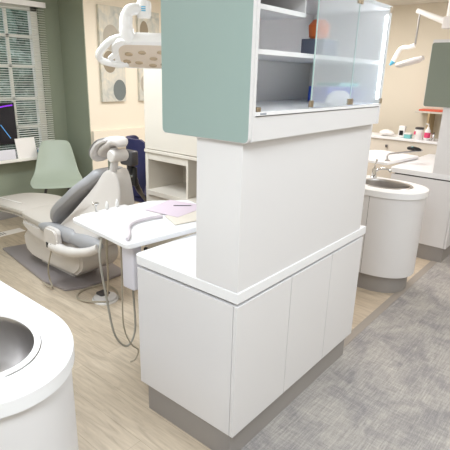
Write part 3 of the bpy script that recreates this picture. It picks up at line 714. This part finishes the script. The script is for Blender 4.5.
# ------------------------------------------------------------------ far bay ledge wall and what stands on it
struct(build('wall_ledge', B().box(4.71, 5.05, .30, 3.95, 0, 1.02, .003), 'warm'))
lg = tag(build('ledge_shelf', B().box(4.69, 5.07, .30, 3.94, 1.02, 1.05, .004), 'top', origin=(4.85, 1.5, 1.02)), 'white ledge carrying bottles and jars before the right wall', 'ledge')
z0 = 1.0505
tag(build('paper_bundle', B().loft([(1.37, z0+.04), (1.33, z0+.04), (1.28, z0+.045), (1.22, z0+.04), (1.18, z0+.03)], [.06, .12, .14, .12, .05], [.03, .07, .08, .06, .02], 4.8, 18, 2.3), 'paperw', smooth=True), 'crumpled white bundle on the ledge beside the tall divider', 'bundle')
d = thing('small_dispenser', 'small white dispenser with black front on the ledge', 'dispenser', (4.8, 1.08, z0))
build('case', box(4.77, 4.83, 1.04, 1.12, z0, z0+.15, .01), 'white_gloss', d, smooth=True); build('black_front', box(4.764, 4.771, 1.055, 1.105, z0+.03, z0+.09, .002), 'black', d)
d = thing('medicine_box', 'low aqua and white box on the ledge beside the dispenser', 'box', (4.78, .98, z0))
build('carton', box(4.74, 4.82, .95, 1.03, z0, z0+.05, .002), 'aqua', d); build('lid', box(4.738, 4.822, .948, 1.032, z0+.05, z0+.066, .002), 'paperw', d)
d = thing('wipes_jar', 'white jar with black lid and pink label on the ledge', 'jar', (4.78, .86, z0))
build('jar_body', B().lathe([(0, 0), (.05, 0), (.054, .006), (.054, .115), (.048, .125), (0, .125)], (4.78, .86, z0), 26), 'white_gloss', d, smooth=True)
build('lid', B().lathe([(0, .1255), (.052, .1255), (.052, .145), (.046, .15), (0, .15)], (4.78, .86, z0), 26), 'dark', d, smooth=True)
build('label', B().box(4.78-.0555, 4.78-.050, .885, .905, z0+.06, z0+.10), 'pink', d)
d = thing('pump_bottle', 'white pump bottle with a pink label on the ledge', 'bottle', (4.78, .755, z0))
build('bottle_body', B().lathe([(0, 0), (.032, 0), (.036, .006), (.036, .12), (.018, .145), (.014, .16), (0, .16)], (4.78, .755, z0), 22), 'white_gloss', d, smooth=True)
build('label', B().lathe([(.0365, .03), (.0367, .03), (.0367, .095), (.0365, .095)], (4.78, .755, z0), 22, cap=False), 'pink', d)
build('pump', B().tube([(4.78, .755, z0+.16), (4.78, .755, z0+.195), (4.78, .795, z0+.198)], .007, 8), 'white_gloss', d)
for x, y, lb in ((4.8, .685, 'small silver canister on the ledge beside the pump bottle'), (4.82, .60, 'little chrome canister at the near end of the ledge')):
    d = thing('metal_canister', lb, 'canister', (x, y, z0))
    build('can', B().lathe([(0, 0), (.022, 0), (.022, .07), (.018, .078), (0, .078)], (x, y, z0), 18), 'chrome', d, smooth=True)
    build('knob', B().lathe([(0, .078), (.006, .078), (.009, .095), (0, .1)], (x, y, z0), 12), 'dark', d, smooth=True)
hk = thing('coat_hook', 'small grey hook on the front of the ledge wall', 'hook', (4.7, 1.22, .93))
build('plate', box(4.692, 4.6995, 1.205, 1.235, .91, .95, .002), 'steel', hk)
build('prong', B().tube([(4.692, 1.22, .935), (4.665, 1.22, .925), (4.655, 1.22, .95)], .005, 8, 4), 'dark', hk)
ws = thing('wall_shelf', 'pale shelf on the right wall under the grey green cabinet', 'shelf', (5.5, .9, 1.36))
build('board', box(5.34, 5.599, .40, 1.13, 1.34, 1.365, .003), 'warm', ws)
build('side', box(5.34, 5.599, .93, .955, 1.06, 1.34, .002), 'wood', ws)
tag(build('file_folder', box(5.36, 5.58, .45, 1.09, 1.3655, 1.388, .003), 'red'), 'coral red folder lying on the wall shelf', 'folder')
# swing arm with black handpiece beyond the far sink
ar = thing('swing_arm_stand', 'thin silver swing arm above the far delivery table', 'arm', (3.55, .76, .9355))
build('upright', B().tube([(3.55, .76, .936), (3.555, .765, .995), (3.62, .73, 1.01), (3.92, .53, 1.035)], .010, 10, 6), 'steel', ar, smooth=True)
build('foot', B().lathe([(0, 0), (.03, 0), (.028, .01), (0, .012)], (3.55, .76, .9355), 18), 'steel', ar, smooth=True)
bk = thing('curing_handpiece', 'black handpiece resting on the silver swing arm', 'dental tool', (3.84, .60, 1.04))
build('body', B().loft([(.66, 1.055), (.64, 1.057), (.60, 1.06), (.54, 1.055), (.51, 1.05)], [.02, .05, .055, .05, .02], [.02, .04, .045, .04, .02], 3.82, 16, 2.2), 'black', bk, smooth=True)
build('button', box(3.79, 3.81, .59, .61, 1.076, 1.082, .002), 'aqua', bk)
